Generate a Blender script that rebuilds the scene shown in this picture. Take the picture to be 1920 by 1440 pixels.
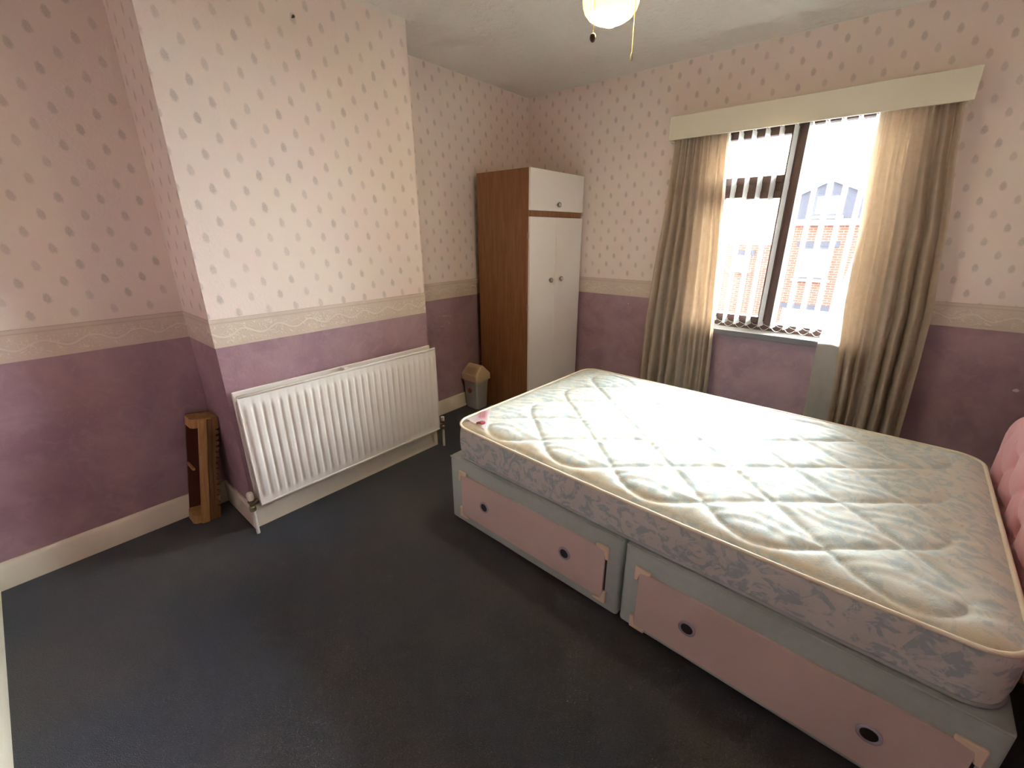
import bpy, bmesh, math, random
import numpy as np
from mathutils import Vector, Matrix

for o in list(bpy.data.objects):
    bpy.data.objects.remove(o, do_unlink=True)
SC = bpy.context.scene
COL = SC.collection
R = math.radians
random.seed(7)

# ------------------------------------------------------------------ camera
yaw, pitch, roll = 0.70348, -0.33814, -0.00283
_f = Vector((-math.sin(yaw) * math.cos(pitch), math.cos(yaw) * math.cos(pitch), math.sin(pitch)))
_r = Vector((math.cos(yaw), math.sin(yaw), 0))
_u = _r.cross(_f)
_r2 = _r * math.cos(roll) + _u * math.sin(roll)
_u2 = -_r * math.sin(roll) + _u * math.cos(roll)
cd = bpy.data.cameras.new('camera')
cd.lens = 15.10
cd.sensor_width = 36
cd.clip_start = 0.02
cam = bpy.data.objects.new('camera', cd)
cam.matrix_world = Matrix(((_r2.x, _u2.x, -_f.x, 2.4986), (_r2.y, _u2.y, -_f.y, -3.1681), (_r2.z, _u2.z, -_f.z, 1.3772), (0, 0, 0, 1)))
COL.objects.link(cam)
SC.camera = cam

# ------------------------------------------------------------------ world: bright overcast sky
W = bpy.data.worlds.new('overcast')
SC.world = W
W.use_nodes = True
bg = W.node_tree.nodes['Background']
bg.inputs[0].default_value = (0.90, 0.96, 1.0, 1)
bg.inputs[1].default_value = 4.2
# added broad, soft sun behind the houses opposite, fills the room through the window
sd = bpy.data.lights.new('window_fill_sun', 'SUN')
sd.energy = 80.0
sd.angle = R(92)
sd.color = (0.95, 0.98, 1.0)
so = bpy.data.objects.new('window_fill_sun', sd)
so.rotation_euler = Vector((-0.44, -0.88, -0.11)).to_track_quat('-Z', 'Y').to_euler()
so.location = (6, 12, 9)
COL.objects.link(so)
LAMP_STRENGTH = 60.0

SC.view_settings.view_transform = 'Standard'
SC.view_settings.look = 'None'
SC.view_settings.exposure = 1.85
SC.view_settings.gamma = 1
SC.view_settings.use_curve_mapping = False
SC.cycles.max_bounces = 8
SC.cycles.diffuse_bounces = 6
SC.cycles.use_light_tree = False
SC.cycles.use_adaptive_sampling = True
SC.cycles.adaptive_threshold = 0.03
SC.cycles.transparent_max_bounces = 10
SC.cycles.caustics_reflective = False
SC.cycles.caustics_refractive = False
SC.cycles.use_denoising = True
SC.cycles.sample_clamp_indirect = 10.0


# ------------------------------------------------------------------ material helpers
class NT:
    def __init__(s, name):
        s.m = bpy.data.materials.new(name)
        s.m.use_nodes = True
        s.t = s.m.node_tree
        s.b = s.t.nodes['Principled BSDF']
        s.out = s.t.nodes['Material Output']

    def n(s, kind, **kw):
        nd = s.t.nodes.new(kind)
        for k, v in kw.items():
            setattr(nd, k, v)
        return nd

    def set(s, sock, v):
        if hasattr(v, 'is_output') or isinstance(v, bpy.types.NodeSocket):
            s.t.links.new(v, sock)
        else:
            if isinstance(v, (tuple, list)) and len(v) == 3 and sock.type == 'RGBA':
                v = (*v, 1)
            sock.default_value = v

    def math(s, op, a, b=None, c=None):
        nd = s.n('ShaderNodeMath', operation=op)
        s.set(nd.inputs[0], a)
        if b is not None:
            s.set(nd.inputs[1], b)
        if c is not None:
            s.set(nd.inputs[2], c)
        return nd.outputs[0]

    def mix(s, fac, a, b, blend='MIX'):
        nd = s.n('ShaderNodeMix', data_type='RGBA', blend_type=blend)
        s.set(nd.inputs[0], fac)
        s.set(nd.inputs[6], a)
        s.set(nd.inputs[7], b)
        return nd.outputs[2]

    def ramp(s, v, a, b, lo=0.0, hi=1.0):
        nd = s.n('ShaderNodeMapRange', clamp=True, interpolation_type='SMOOTHSTEP')
        s.set(nd.inputs[0], v)
        s.set(nd.inputs[1], a)
        s.set(nd.inputs[2], b)
        s.set(nd.inputs[3], lo)
        s.set(nd.inputs[4], hi)
        return nd.outputs[0]

    def noise(s, vec, scale, detail=3, rough=0.5, dist=0.0):
        nd = s.n('ShaderNodeTexNoise')
        if vec is not None:
            s.set(nd.inputs['Vector'], vec)
        nd.inputs['Scale'].default_value = scale
        nd.inputs['Detail'].default_value = detail
        nd.inputs['Roughness'].default_value = rough
        nd.inputs['Distortion'].default_value = dist
        return nd.outputs['Fac']

    def obj(s):
        return s.n('ShaderNodeTexCoord').outputs['Object']

    def pos(s):
        return s.n('ShaderNodeNewGeometry').outputs['Position']

    def sep(s, v):
        nd = s.n('ShaderNodeSeparateXYZ')
        s.set(nd.inputs[0], v)
        return nd.outputs

    def scale(s, v, sc):
        nd = s.n('ShaderNodeVectorMath', operation='MULTIPLY')
        s.set(nd.inputs[0], v)
        nd.inputs[1].default_value = sc
        return nd.outputs[0]

    def bump(s, h, strength=0.3, dist=0.01):
        nd = s.n('ShaderNodeBump')
        nd.inputs['Strength'].default_value = strength
        nd.inputs['Distance'].default_value = dist
        s.set(nd.inputs['Height'], h)
        s.t.links.new(nd.outputs[0], s.b.inputs['Normal'])
        return nd.outputs[0]

    def base(s, c):
        s.set(s.b.inputs['Base Color'], c)

    def rough(s, v):
        s.set(s.b.inputs['Roughness'], v)


def plain(name, col, rough=0.5, var=0.06, scale=14, metal=0.0, bump=0.0, spec=0.5):
    k = NT(name)
    nz = k.noise(k.obj(), scale, 4)
    d = tuple(max(0, c * (1 - var * 2)) for c in col)
    u = tuple(min(1, c * (1 + var)) for c in col)
    k.base(k.mix(nz, d, u))
    k.rough(rough)
    k.b.inputs['Metallic'].default_value = metal
    k.b.inputs['Specular IOR Level'].default_value = spec
    if bump:
        k.bump(k.noise(k.obj(), scale * 12, 3), bump, 0.003)
    return k.m


PAPER = (0.85, 0.73, 0.69)
Z1, Z2, H = 0.911, 1.034, 2.40


def wallpaper(name, axis, u0, z0, scuffs=(), lap=0.008):
    k = NT(name)
    P = k.pos()
    xyz = k.sep(P)
    u, z = xyz[axis], xyz[2]
    es = []
    PU, PZ = 0.1235, 0.124
    for off in (0.0, 0.5):
        du = k.math('MULTIPLY', k.math('WRAP', k.math('ADD', k.math('DIVIDE', k.math('SUBTRACT', u, u0), PU), off), 0.5, -0.5), PU)
        dz = k.math('MULTIPLY', k.math('WRAP', k.math('ADD', k.math('DIVIDE', k.math('SUBTRACT', z, z0), PZ), off), 0.5, -0.5), PZ)
        c, s_ = math.cos(0.12), math.sin(0.12)
        a = k.math('ADD', k.math('MULTIPLY', du, c), k.math('MULTIPLY', dz, s_))
        b = k.math('SUBTRACT', k.math('MULTIPLY', dz, c), k.math('MULTIPLY', du, s_))
        # leaf narrows towards its top
        wide = k.math('MULTIPLY_ADD', b, -0.12, 0.0115)
        ea = k.math('POWER', k.math('ABSOLUTE', k.math('DIVIDE', a, wide)), 2)
        eb = k.math('POWER', k.math('ABSOLUTE', k.math('DIVIDE', b, 0.0195)), 2)
        es.append(k.math('SQRT', k.math('ADD', ea, eb)))
    e = k.math('MINIMUM', es[0], es[1])
    fine = k.noise(P, 170, 2)
    e = k.math('ADD', e, k.math('MULTIPLY', k.math('SUBTRACT', fine, 0.5), 0.9))
    mask = k.ramp(e, 0.65, 1.30, 1, 0)
    mask = k.math('MULTIPLY', mask, k.ramp(k.noise(P, 240, 2), 0.3, 0.6, 0.6, 1.0))
    mask = k.math('MULTIPLY', mask, k.ramp(k.noise(P, 7, 1), 0.3, 0.7, 0.45, 0.8))
    big = k.noise(P, 3.2, 2)
    tint = k.mix(k.ramp(big, 0.35, 0.65), PAPER, (0.845, 0.745, 0.67))
    tint = k.mix(k.ramp(k.noise(P, 5.5, 2), 0.45, 0.7, 0, 0.5), tint, (0.86, 0.715, 0.67))
    up = k.mix(mask, tint, (0.53, 0.455, 0.43))
    # dado paper: mottled plum
    m1 = k.noise(P, 4.0, 4, 0.6, 0.6)
    m2 = k.noise(P, 17, 3, 0.6, 0.8)
    lo = k.mix(k.ramp(m1, 0.3, 0.7), (0.325, 0.195, 0.245), (0.415, 0.27, 0.31))
    lo = k.mix(k.ramp(m2, 0.45, 0.75, 0, 0.45), lo, (0.46, 0.315, 0.355))
    lo = k.mix(k.ramp(k.noise(P, 2.2, 2), 0.55, 0.75, 0, 0.4), lo, (0.37, 0.215, 0.225))
    for (su, sz, r) in scuffs:
        d = k.math('SQRT', k.math('ADD', k.math('POWER', k.math('SUBTRACT', u, su), 2), k.math('POWER', k.math('MULTIPLY', k.math('SUBTRACT', z, sz), 1.4), 2)))
        d = k.math('ADD', d, k.math('MULTIPLY', k.math('SUBTRACT', fine, 0.5), r))
        lo = k.mix(k.ramp(d, r * 0.6, r, 1, 0), lo, (0.7, 0.62, 0.62))
    col = k.mix(k.math('GREATER_THAN', z, Z1 + 0.03), lo, up)
    # ceiling paint lapping unevenly over the paper's top edge
    wv = k.noise(k.scale(P, (1, 1, 0)), 7, 2)
    edge = k.math('SUBTRACT', H - 0.001, k.math('MULTIPLY', wv, lap))
    col = k.mix(k.math('GREATER_THAN', z, edge), col, (0.80, 0.77, 0.70))
    k.base(col)
    k.rough(k.mix(k.math('GREATER_THAN', z, Z1 + 0.03), (0.5, 0.5, 0.5), (0.62, 0.62, 0.62)))
    k.bump(k.noise(P, 90, 2), 0.22, 0.004)
    return k.m


def border_mat(name, axis):
    k = NT(name)
    P = k.pos()
    xyz = k.sep(P)
    u, z = xyz[axis], xyz[2]
    sw = k.n('ShaderNodeTexVoronoi', feature='SMOOTH_F1')
    k.set(sw.inputs['Vector'], k.scale(P, (22, 22, 30)))
    sw.inputs['Scale'].default_value = 1.0
    n1 = k.noise(k.scale(P, (1, 1, 1.4)), 34, 3, 0.6, 2.2)
    leaf = k.ramp(n1, 0.53, 0.60)
    wav = k.math('SINE', k.math('MULTIPLY', u, 42.0))
    d = k.math('ABSOLUTE', k.math('SUBTRACT', z, k.math('MULTIPLY_ADD', wav, 0.014, (Z1 + Z2) / 2 - 0.006)))
    vine = k.ramp(d, 0.003, 0.006, 1, 0)
    pat = k.math('MAXIMUM', leaf, vine)
    inside = k.math('MULTIPLY', k.ramp(z, Z1 + 0.010, Z1 + 0.02), k.ramp(z, Z2 - 0.034, Z2 - 0.024, 1, 0))
    pat = k.math('MULTIPLY', pat, inside)
    base = k.mix(k.ramp(k.noise(P, 9, 2), 0.4, 0.65), (0.66, 0.545, 0.475), (0.69, 0.58, 0.49))
    col = k.mix(k.math('MULTIPLY', pat, 0.6), base, (0.84, 0.73, 0.63))
    line = k.math('MULTIPLY', k.ramp(k.math('ABSOLUTE', k.math('SUBTRACT', z, Z2 - 0.018)), 0.0015, 0.004, 1, 0), 0.5)
    col = k.mix(line, col, (0.5, 0.40, 0.34))
    topl = k.ramp(z, Z2 - 0.004, Z2 - 0.001, 0, 0.6)
    col = k.mix(topl, col, (0.50, 0.39, 0.34))
    k.base(col)
    k.rough(0.5)
    k.bump(pat, 0.5, 0.004)
    return k.m


def carpet_mat():
    k = NT('carpet')
    P = k.pos()
    a = k.noise(P, 1.3, 3)
    col = k.mix(k.ramp(a, 0.35, 0.68), (0.062, 0.071, 0.094), (0.092, 0.090, 0.090))
    col = k.mix(k.ramp(k.noise(P, 3.1, 3), 0.5, 0.8, 0, 0.5), col, (0.100, 0.092, 0.086))
    col = k.mix(k.ramp(k.noise(P, 260, 2), 0.3, 0.7), k.mix(1.0, col, (0.72, 0.72, 0.72), 'MULTIPLY'), col)
    # lint and flecks
    col = k.mix(k.ramp(k.noise(P, 95, 1), 0.80, 0.86, 0, 0.8), col, (0.16, 0.16, 0.17))
    k.base(col)
    k.rough(0.95)
    k.b.inputs['Specular IOR Level'].default_value = 0.15
    k.b.inputs['Sheen Weight'].default_value = 0.25
    k.b.inputs['Sheen Roughness'].default_value = 0.5
    k.b.inputs['Sheen Tint'].default_value = (0.35, 0.36, 0.42, 1)
    k.bump(k.noise(P, 330, 3), 0.7, 0.006)
    return k.m


def ceiling_mat():
    k = NT('ceiling_textured_paint')
    P = k.pos()
    k.base(k.mix(k.noise(P, 6, 3), (0.81, 0.785, 0.73), (0.87, 0.845, 0.79)))
    k.rough(0.7)
    v = k.n('ShaderNodeTexVoronoi', feature='F1')
    k.set(v.inputs['Vector'], P)
    v.inputs['Scale'].default_value = 16
    h = k.math('ADD', k.math('MULTIPLY', k.ramp(v.outputs['Distance'], 0.05, 0.5), 0.6), k.noise(P, 42, 4, 0.6, 1.6))
    k.bump(h, 0.55, 0.012)
    return k.m


def wood(name, dark, light, scale=(5, 60, 60), rough=0.45, stretch='x'):
    k = NT(name)
    o = k.obj()
    v = k.scale(o, scale)
    nz = k.noise(v, 1.0, 5, 0.6, 0.5)
    n2 = k.noise(v, 4.0, 3)
    c = k.mix(k.ramp(nz, 0.3, 0.7), dark, light)
    c = k.mix(k.ramp(n2, 0.5, 0.8, 0, 0.4), c, dark)
    k.base(c)
    k.rough(rough)
    k.bump(nz, 0.08, 0.002)
    return k.m


def damask(name, ground, motif, tan_edge=False):
    k = NT(name)
    o = k.obj()
    w = k.noise(o, 9, 2)
    n1 = k.noise(o, 15, 3, 0.55, 1.9)
    n2 = k.noise(o, 34, 3, 0.6, 1.2)
    m = k.ramp(n1, 0.48, 0.55)
    m2 = k.math('MULTIPLY', k.ramp(n2, 0.50, 0.60), 0.55)
    c = k.mix(m, ground, motif)
    c = k.mix(m2, c, tuple(min(1, g * 1.04) for g in ground))
    c = k.mix(k.ramp(w, 0.5, 0.8, 0, 0.12), c, (0.80, 0.72, 0.64))
    if tan_edge:
        xyz = k.sep(o)
        # tan strip along the near tape edge, broken up
        s1 = k.ramp(k.math('ADD', xyz[1], k.math('MULTIPLY', k.noise(o, 11, 3), 0.11)), 0.075, 0.145, 1, 0)
        s1 = k.math('MULTIPLY', s1, k.ramp(k.noise(o, 5, 2), 0.35, 0.6, 0.3, 0.9))
        s1 = k.math('MULTIPLY', s1, k.ramp(xyz[2], 0.535, 0.54))
        c = k.mix(k.math('MULTIPLY', s1, 0.6), c, (0.60, 0.45, 0.26))
    k.base(c)
    k.rough(0.6)
    k.b.inputs['Specular IOR Level'].default_value = 0.12
    k.bump(k.noise(o, 300, 1), 0.2, 0.002)
    return k.m


def curtain_mat(name, c1, c2, transl, tcol):
    k = NT(name)
    o = k.obj()
    n1 = k.noise(o, 14, 3, 0.5, 1.5)
    k.base(k.mix(k.ramp(n1, 0.42, 0.6), c1, c2))
    k.rough(0.42)
    k.b.inputs['Sheen Weight'].default_value = 0.3
    k.b.inputs['Sheen Roughness'].default_value = 0.35
    k.bump(k.noise(k.scale(o, (1, 1, 0.15)), 500, 2), 0.15, 0.002)
    tr = k.n('ShaderNodeBsdfTranslucent')
    tr.inputs[0].default_value = (*tcol, 1)
    mx = k.n('ShaderNodeMixShader')
    mx.inputs[0].default_value = transl
    k.t.links.new(k.b.outputs[0], mx.inputs[1])
    k.t.links.new(tr.outputs[0], mx.inputs[2])
    k.t.links.new(mx.outputs[0], k.out.inputs[0])
    return k.m


def glass_mat(name, rough=0.02):
    k = NT(name)
    tr = k.n('ShaderNodeBsdfTransparent')
    tr.inputs[0].default_value = (0.96, 0.98, 0.97, 1)
    gl = k.n('ShaderNodeBsdfGlossy')
    gl.inputs['Roughness'].default_value = rough
    fr = k.n('ShaderNodeFresnel')
    fr.inputs[0].default_value = 1.45
    mx = k.n('ShaderNodeMixShader')
    k.t.links.new(fr.outputs[0], mx.inputs[0])
    k.t.links.new(tr.outputs[0], mx.inputs[1])
    k.t.links.new(gl.outputs[0], mx.inputs[2])
    k.t.links.new(mx.outputs[0], k.out.inputs[0])
    return k.m


def brick_mat(name):
    k = NT(name)
    o = k.pos()
    s = k.sep(o)
    cv = k.n('ShaderNodeCombineXYZ')
    k.set(cv.inputs[0], s[0])
    k.set(cv.inputs[1], s[2])
    br = k.n('ShaderNodeTexBrick')
    k.set(br.inputs['Vector'], cv.outputs[0])
    br.inputs['Color1'].default_value = (0.17, 0.058, 0.036, 1)
    br.inputs['Color2'].default_value = (0.13, 0.048, 0.032, 1)
    br.inputs['Mortar'].default_value = (0.2, 0.16, 0.13, 1)
    br.inputs['Scale'].default_value = 1.0
    br.inputs['Mortar Size'].default_value = 0.008
    br.inputs['Brick Width'].default_value = 0.225
    br.inputs['Row Height'].default_value = 0.075
    k.base(br.outputs[0])
    k.rough(0.85)
    k.bump(br.outputs['Fac'], 0.4, 0.01)
    return k.m


def emit_mat(name, col, strength):
    k = NT(name)
    k.base((0.9, 0.8, 0.6))
    k.rough(0.3)
    # frosted glass glows brightest where it faces the bulb, low and central
    s = k.sep(k.obj())
    g = k.ramp(s[2], 0.010, 0.034, 1.0, 0.0)
    c = k.mix(g, (1.0, 0.63, 0.10), col)
    k.set(k.b.inputs['Emission Color'], c)
    k.set(k.b.inputs['Emission Strength'], k.math('MULTIPLY_ADD', g, strength, 2.0))
    return k.m


M = {}
M['carpet'] = carpet_mat()
M['ceiling'] = ceiling_mat()
M['cream_gloss'] = plain('cream_gloss_paint', (0.83, 0.77, 0.64), 0.35, 0.05, 9)
M['cream_pelmet'] = plain('cream_satin_paint', (0.78, 0.73, 0.60), 0.22, 0.02, 4)
M['rad_white'] = plain('white_enamel', (0.86, 0.84, 0.81), 0.35, 0.02, 5)
M['rad_dark'] = plain('radiator_inside_grey', (0.45, 0.40, 0.38), 0.6, 0.05)
M['brass'] = plain('dull_brass', (0.42, 0.36, 0.24), 0.35, 0.1, 60, metal=0.9)
M['white_plastic'] = plain('white_plastic', (0.82, 0.79, 0.73), 0.4, 0.02)
M['pipe_white'] = plain('white_painted_pipe', (0.80, 0.77, 0.72), 0.4, 0.03)
M['ward_wood'] = wood('teak_laminate', (0.215, 0.09, 0.034), (0.30, 0.135, 0.055), (45, 45, 3), 0.42)
M['ward_white'] = plain('white_laminate', (0.82, 0.79, 0.75), 0.35, 0.012, 3)
M['chrome'] = plain('brushed_chrome', (0.36, 0.35, 0.32), 0.32, 0.1, 80, metal=0.95)
M['knob_white'] = plain('knob_centre_white', (0.80, 0.76, 0.70), 0.3, 0.02)
M['bin_body'] = plain('grey_plastic', (0.60, 0.585, 0.58), 0.35, 0.03)
M['bin_lid'] = plain('beige_plastic', (0.68, 0.53, 0.37), 0.4, 0.03)
M['sticker'] = plain('red_sticker', (0.45, 0.10, 0.09), 0.5, 0.1)
M['sticker_pale'] = plain('pale_sticker', (0.60, 0.57, 0.56), 0.5, 0.02)
M['pine'] = wood('honey_pine', (0.40, 0.215, 0.075), (0.56, 0.33, 0.13), (60, 60, 6), 0.5)
M['pine_dark'] = wood('dark_stained_pine', (0.17, 0.08, 0.03), (0.25, 0.125, 0.05), (60, 60, 6), 0.5)
M['mahogany'] = plain('mahogany_slat', (0.10, 0.03, 0.02), 0.4, 0.1)
M['base_fabric'] = plain('duck_egg_fabric', (0.41, 0.475, 0.445), 0.75, 0.06, 40, bump=0.3)
M['drawer'] = plain('pinkish_cream_board', (0.62, 0.49, 0.435), 0.5, 0.03, 6)
M['bracket'] = plain('cream_plastic_corner', (0.76, 0.62, 0.47), 0.45, 0.03)
M['lilac'] = plain('lilac_grey_plastic', (0.38, 0.34, 0.42), 0.35, 0.05)
M['dark'] = plain('near_black', (0.02, 0.018, 0.02), 0.5, 0.05)
M['mattress_top'] = damask('mattress_damask', (0.62, 0.635, 0.60), (0.475, 0.56, 0.58), True)
M['mattress_side'] = damask('mattress_damask_shaded', (0.56, 0.56, 0.52), (0.365, 0.43, 0.445))  # same damask as the top, side shade put into the colour
M['piping'] = plain('cream_tape', (0.76, 0.69, 0.56), 0.6, 0.08, 20)
M['piping_grey'] = plain('grey_tape', (0.40, 0.44, 0.45), 0.6, 0.08, 20)
M['lab_white'] = plain('lilac_white_satin', (0.82, 0.73, 0.76), 0.5, 0.03)
M['lab_pink'] = plain('pink_satin', (0.82, 0.40, 0.47), 0.5, 0.04)
M['lab_pale'] = plain('pale_pink_satin', (0.86, 0.62, 0.66), 0.5, 0.04)
M['lab_red'] = plain('dark_red_thread', (0.27, 0.04, 0.05), 0.6, 0.1)
M['head_pink'] = plain('dusty_pink_dralon', (0.74, 0.36, 0.415), 0.8, 0.05, 8, bump=0.2)
M['head_pink'].node_tree.nodes['Principled BSDF'].inputs['Sheen Weight'].default_value = 0.35
M['head_button'] = plain('dark_pink_button', (0.52, 0.19, 0.245), 0.8, 0.06)
M['curtain'] = curtain_mat('gold_beige_satin', (0.66, 0.575, 0.48), (0.70, 0.615, 0.515), 0.15, (0.72, 0.47, 0.29))
M['lining'] = curtain_mat('curtain_lining', (0.72, 0.70, 0.66), (0.76, 0.74, 0.70), 0.35, (0.72, 0.66, 0.60))
M['slat'] = curtain_mat('blind_fabric', (0.82, 0.81, 0.79), (0.86, 0.85, 0.83), 0.35, (0.75, 0.74, 0.72))
M['rail_white'] = plain('white_aluminium', (0.80, 0.80, 0.79), 0.35, 0.02)
M['frame_brown'] = wood('dark_brown_frame', (0.060, 0.028, 0.022), (0.10, 0.048, 0.036), (30, 30, 8), 0.4)
M['sill'] = plain('white_gloss_sill', (0.80, 0.78, 0.76), 0.12, 0.03, 12)
M['sill_front_shade'] = plain('painted_sill_shade', (0.13, 0.115, 0.13), 0.4, 0.05)  # dark grey paints in the shade of the backlit sill front
M['glass'] = glass_mat('window_glass')
M['brick'] = brick_mat('red_brick')
M['render'] = plain('pale_render', (0.75, 0.70, 0.66), 0.9, 0.04, 2)
M['tilehung'] = plain('slate_grey_tile', (0.050, 0.047, 0.064), 0.7, 0.12, 12)
M['roof'] = plain('weathered_roof_tile', (0.33, 0.30, 0.29), 0.8, 0.1, 6)
M['upvc'] = plain('white_upvc', (0.80, 0.80, 0.80), 0.4, 0.02)
M['soldier'] = plain('blue_grey_lintel', (0.055, 0.052, 0.068), 0.8, 0.08)
M['pane_ext'] = plain('reflective_pane', (0.46, 0.55, 0.58), 0.08, 0.05, 3)
M['frame_ext'] = plain('dark_house_frame', (0.03, 0.03, 0.045), 0.4, 0.05)
M['tarmac'] = plain('grey_tarmac', (0.16, 0.16, 0.165), 0.9, 0.1, 3)
M['gold_chain'] = plain('polished_brass_chain', (0.80, 0.56, 0.22), 0.3, 0.05, 60, metal=0.8)
M['fob'] = plain('dark_wood_fob', (0.075, 0.035, 0.02), 0.35, 0.1, 40)
M['fan_white'] = plain('white_housing', (0.80, 0.77, 0.70), 0.35, 0.02)
M['bowl'] = emit_mat('glowing_frosted_glass', (1.0, 0.80, 0.48), LAMP_STRENGTH)


# ------------------------------------------------------------------ geometry helpers
def to_obj(name, bm, mat, parent=None, loc=None, rot=None, sharp=32, **props):
    bmesh.ops.recalc_face_normals(bm, faces=bm.faces[:])
    me = bpy.data.meshes.new(name)
    bm.to_mesh(me)
    bm.free()
    for p in me.polygons:
        p.use_smooth = True
    me.set_sharp_from_angle(angle=R(sharp))
    me.materials.append(mat)
    o = bpy.data.objects.new(name, me)
    COL.objects.link(o)
    if parent:
        o.parent = parent
    if loc is not None:
        o.location = loc
    if rot is not None:
        o.rotation_euler = rot
    for k_, v in props.items():
        o[k_] = v
    return o


def thing(name, label, cat, loc=(0, 0, 0), rot=(0, 0, 0), group=None):
    o = bpy.data.objects.new(name, None)
    COL.objects.link(o)
    o.location = loc
    o.rotation_euler = rot
    o.empty_display_size = 0.05
    o['label'] = label
    o['category'] = cat
    if group:
        o['group'] = group
    return o


def structure(o, label, cat):
    o['kind'] = 'structure'
    o['label'] = label
    o['category'] = cat
    return o


def sub(o, label):
    o['label'] = label
    return o


def box(bm, a, b, bev=0.0, seg=1):
    """box between corners a and b"""
    vs = [bm.verts.new((x, y, z)) for x in (a[0], b[0]) for y in (a[1], b[1]) for z in (a[2], b[2])]
    fs = [(0, 1, 3, 2), (4, 6, 7, 5), (0, 4, 5, 1), (2, 3, 7, 6), (0, 2, 6, 4), (1, 5, 7, 3)]
    faces = [bm.faces.new([vs[i] for i in f]) for f in fs]
    if bev:
        edges = list({e for f in faces for e in f.edges})
        bmesh.ops.bevel(bm, geom=edges, offset=bev, segments=seg, affect='EDGES', profile=0.5)
    return bm


def bx(a, b, bev=0.0, seg=1):
    return box(bmesh.new(), a, b, bev, seg)


def tube(bm, pts, r, n=8, cap=True):
    pts = [Vector(p) for p in pts]
    rings = []
    up = Vector((0.0, 0.0, 1.0))
    for i, p in enumerate(pts):
        d = (pts[min(i + 1, len(pts) - 1)] - pts[max(i - 1, 0)]).normalized()
        ref = up if abs(d.dot(up)) < 0.95 else Vector((1.0, 0.0, 0.0))
        s = d.cross(ref).normalized()
        t = s.cross(d)
        rr = r[i] if isinstance(r, (list, tuple)) else r
        rings.append([bm.verts.new(p + (s * math.cos(2 * math.pi * j / n) + t * math.sin(2 * math.pi * j / n)) * rr) for j in range(n)])
    for a, b in zip(rings, rings[1:]):
        for j in range(n):
            bm.faces.new((a[j], a[(j + 1) % n], b[(j + 1) % n], b[j]))
    if cap:
        bm.faces.new(rings[0][::-1])
        bm.faces.new(rings[-1])
    return bm


def closed_tube(bm, pts, r, n=8):
    pts = [Vector(p) for p in pts]
    N = len(pts)
    rings = []
    up = Vector((0.0, 0.0, 1.0))
    for i, p in enumerate(pts):
        d = (pts[(i + 1) % N] - pts[(i - 1) % N]).normalized()
        s = d.cross(up).normalized()
        t = s.cross(d)
        rings.append([bm.verts.new(p + (s * math.cos(2 * math.pi * j / n) + t * math.sin(2 * math.pi * j / n)) * r) for j in range(n)])
    for i in range(N):
        a, b = rings[i], rings[(i + 1) % N]
        for j in range(n):
            bm.faces.new((a[j], a[(j + 1) % n], b[(j + 1) % n], b[j]))
    return bm


def lathe(bm, prof, n=32, axis='z', c=(0, 0, 0)):
    """prof: (radius, height) list; axis z, or x (height along +x), or -y (height along -y)"""
    c = Vector(c)
    rings = []
    for r, h in prof:
        ring = []
        for j in range(n):
            a = 2 * math.pi * j / n
            p, q = r * math.cos(a), r * math.sin(a)
            v = {'z': (p, q, h), 'x': (h, p, q), '-y': (p, -h, q)}[axis]
            ring.append(bm.verts.new(c + Vector(v)))
        rings.append(ring)
    for a, b in zip(rings, rings[1:]):
        for j in range(n):
            bm.faces.new((a[j], a[(j + 1) % n], b[(j + 1) % n], b[j]))
    if prof[0][0] > 1e-6:
        bm.faces.new(rings[0][::-1])
    if prof[-1][0] > 1e-6:
        bm.faces.new(rings[-1])
    bmesh.ops.remove_doubles(bm, verts=bm.verts[:], dist=1e-6)
    return bm


def prism(bm, poly, z0, z1, plane='xy'):
    """extrude polygon; plane xy -> along z, xz -> along y, yz -> along x"""
    def P(a, b, h):
        return {'xy': (a, b, h), 'xz': (a, h, b), 'yz': (h, a, b)}[plane]
    lo = [bm.verts.new(P(a, b, z0)) for a, b in poly]
    hi = [bm.verts.new(P(a, b, z1)) for a, b in poly]
    n = len(poly)
    bm.faces.new(lo[::-1])
    bm.faces.new(hi)
    for i in range(n):
        bm.faces.new((lo[i], lo[(i + 1) % n], hi[(i + 1) % n], hi[i]))
    return bm


# ------------------------------------------------------------------ room shell
XR, YN, T = 3.19, -3.487, 0.16          # right wall, near wall, wall thickness
D, Y1, Y2 = 0.3676, -2.6255, -1.4842   # chimney breast
WX0, WX1, WZ0, WZ1 = 1.42, 2.50, 0.756, 2.01   # window opening
WT = 0.27                               # outer wall thickness

structure(to_obj('floor', bx((-0.2, YN - 0.2, -0.2), (XR + 0.2, WT, 0.0)), M['carpet']), 'dark navy and charcoal fitted carpet covering the whole floor', 'carpet')
structure(to_obj('ceiling', bx((-0.2, YN - 0.2, H), (XR + 0.2, WT, H + 0.15)), M['ceiling']), 'off-white textured ceiling above the papered walls', 'ceiling')

mat_l = wallpaper('wallpaper_alcove_wall', 1, -2.739, 2.070)
mat_c = wallpaper('wallpaper_chimney_face', 1, -2.506, 1.920, lap=0.04)
mat_cs = wallpaper('wallpaper_chimney_cheek', 0, 0.17, 1.95)
mat_w = wallpaper('wallpaper_window_wall', 0, 0.298, 2.261, ((1.007, 0.854, 0.006), (3.119, 0.627, 0.014)))
mat_o = wallpaper('wallpaper_other_walls', 0, 0.1, 1.9)
mat_r = wallpaper('wallpaper_head_wall', 1, 0.1, 1.9)
bor_y = border_mat('embossed_border_y', 1)
bor_x = border_mat('embossed_border_x', 0)

wl = structure(to_obj('wall_left', bx((-T, YN - T, 0), (0, WT, H)), mat_l), 'pink leaf-patterned papered wall of the two alcoves with plum dado', 'wall')
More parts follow.
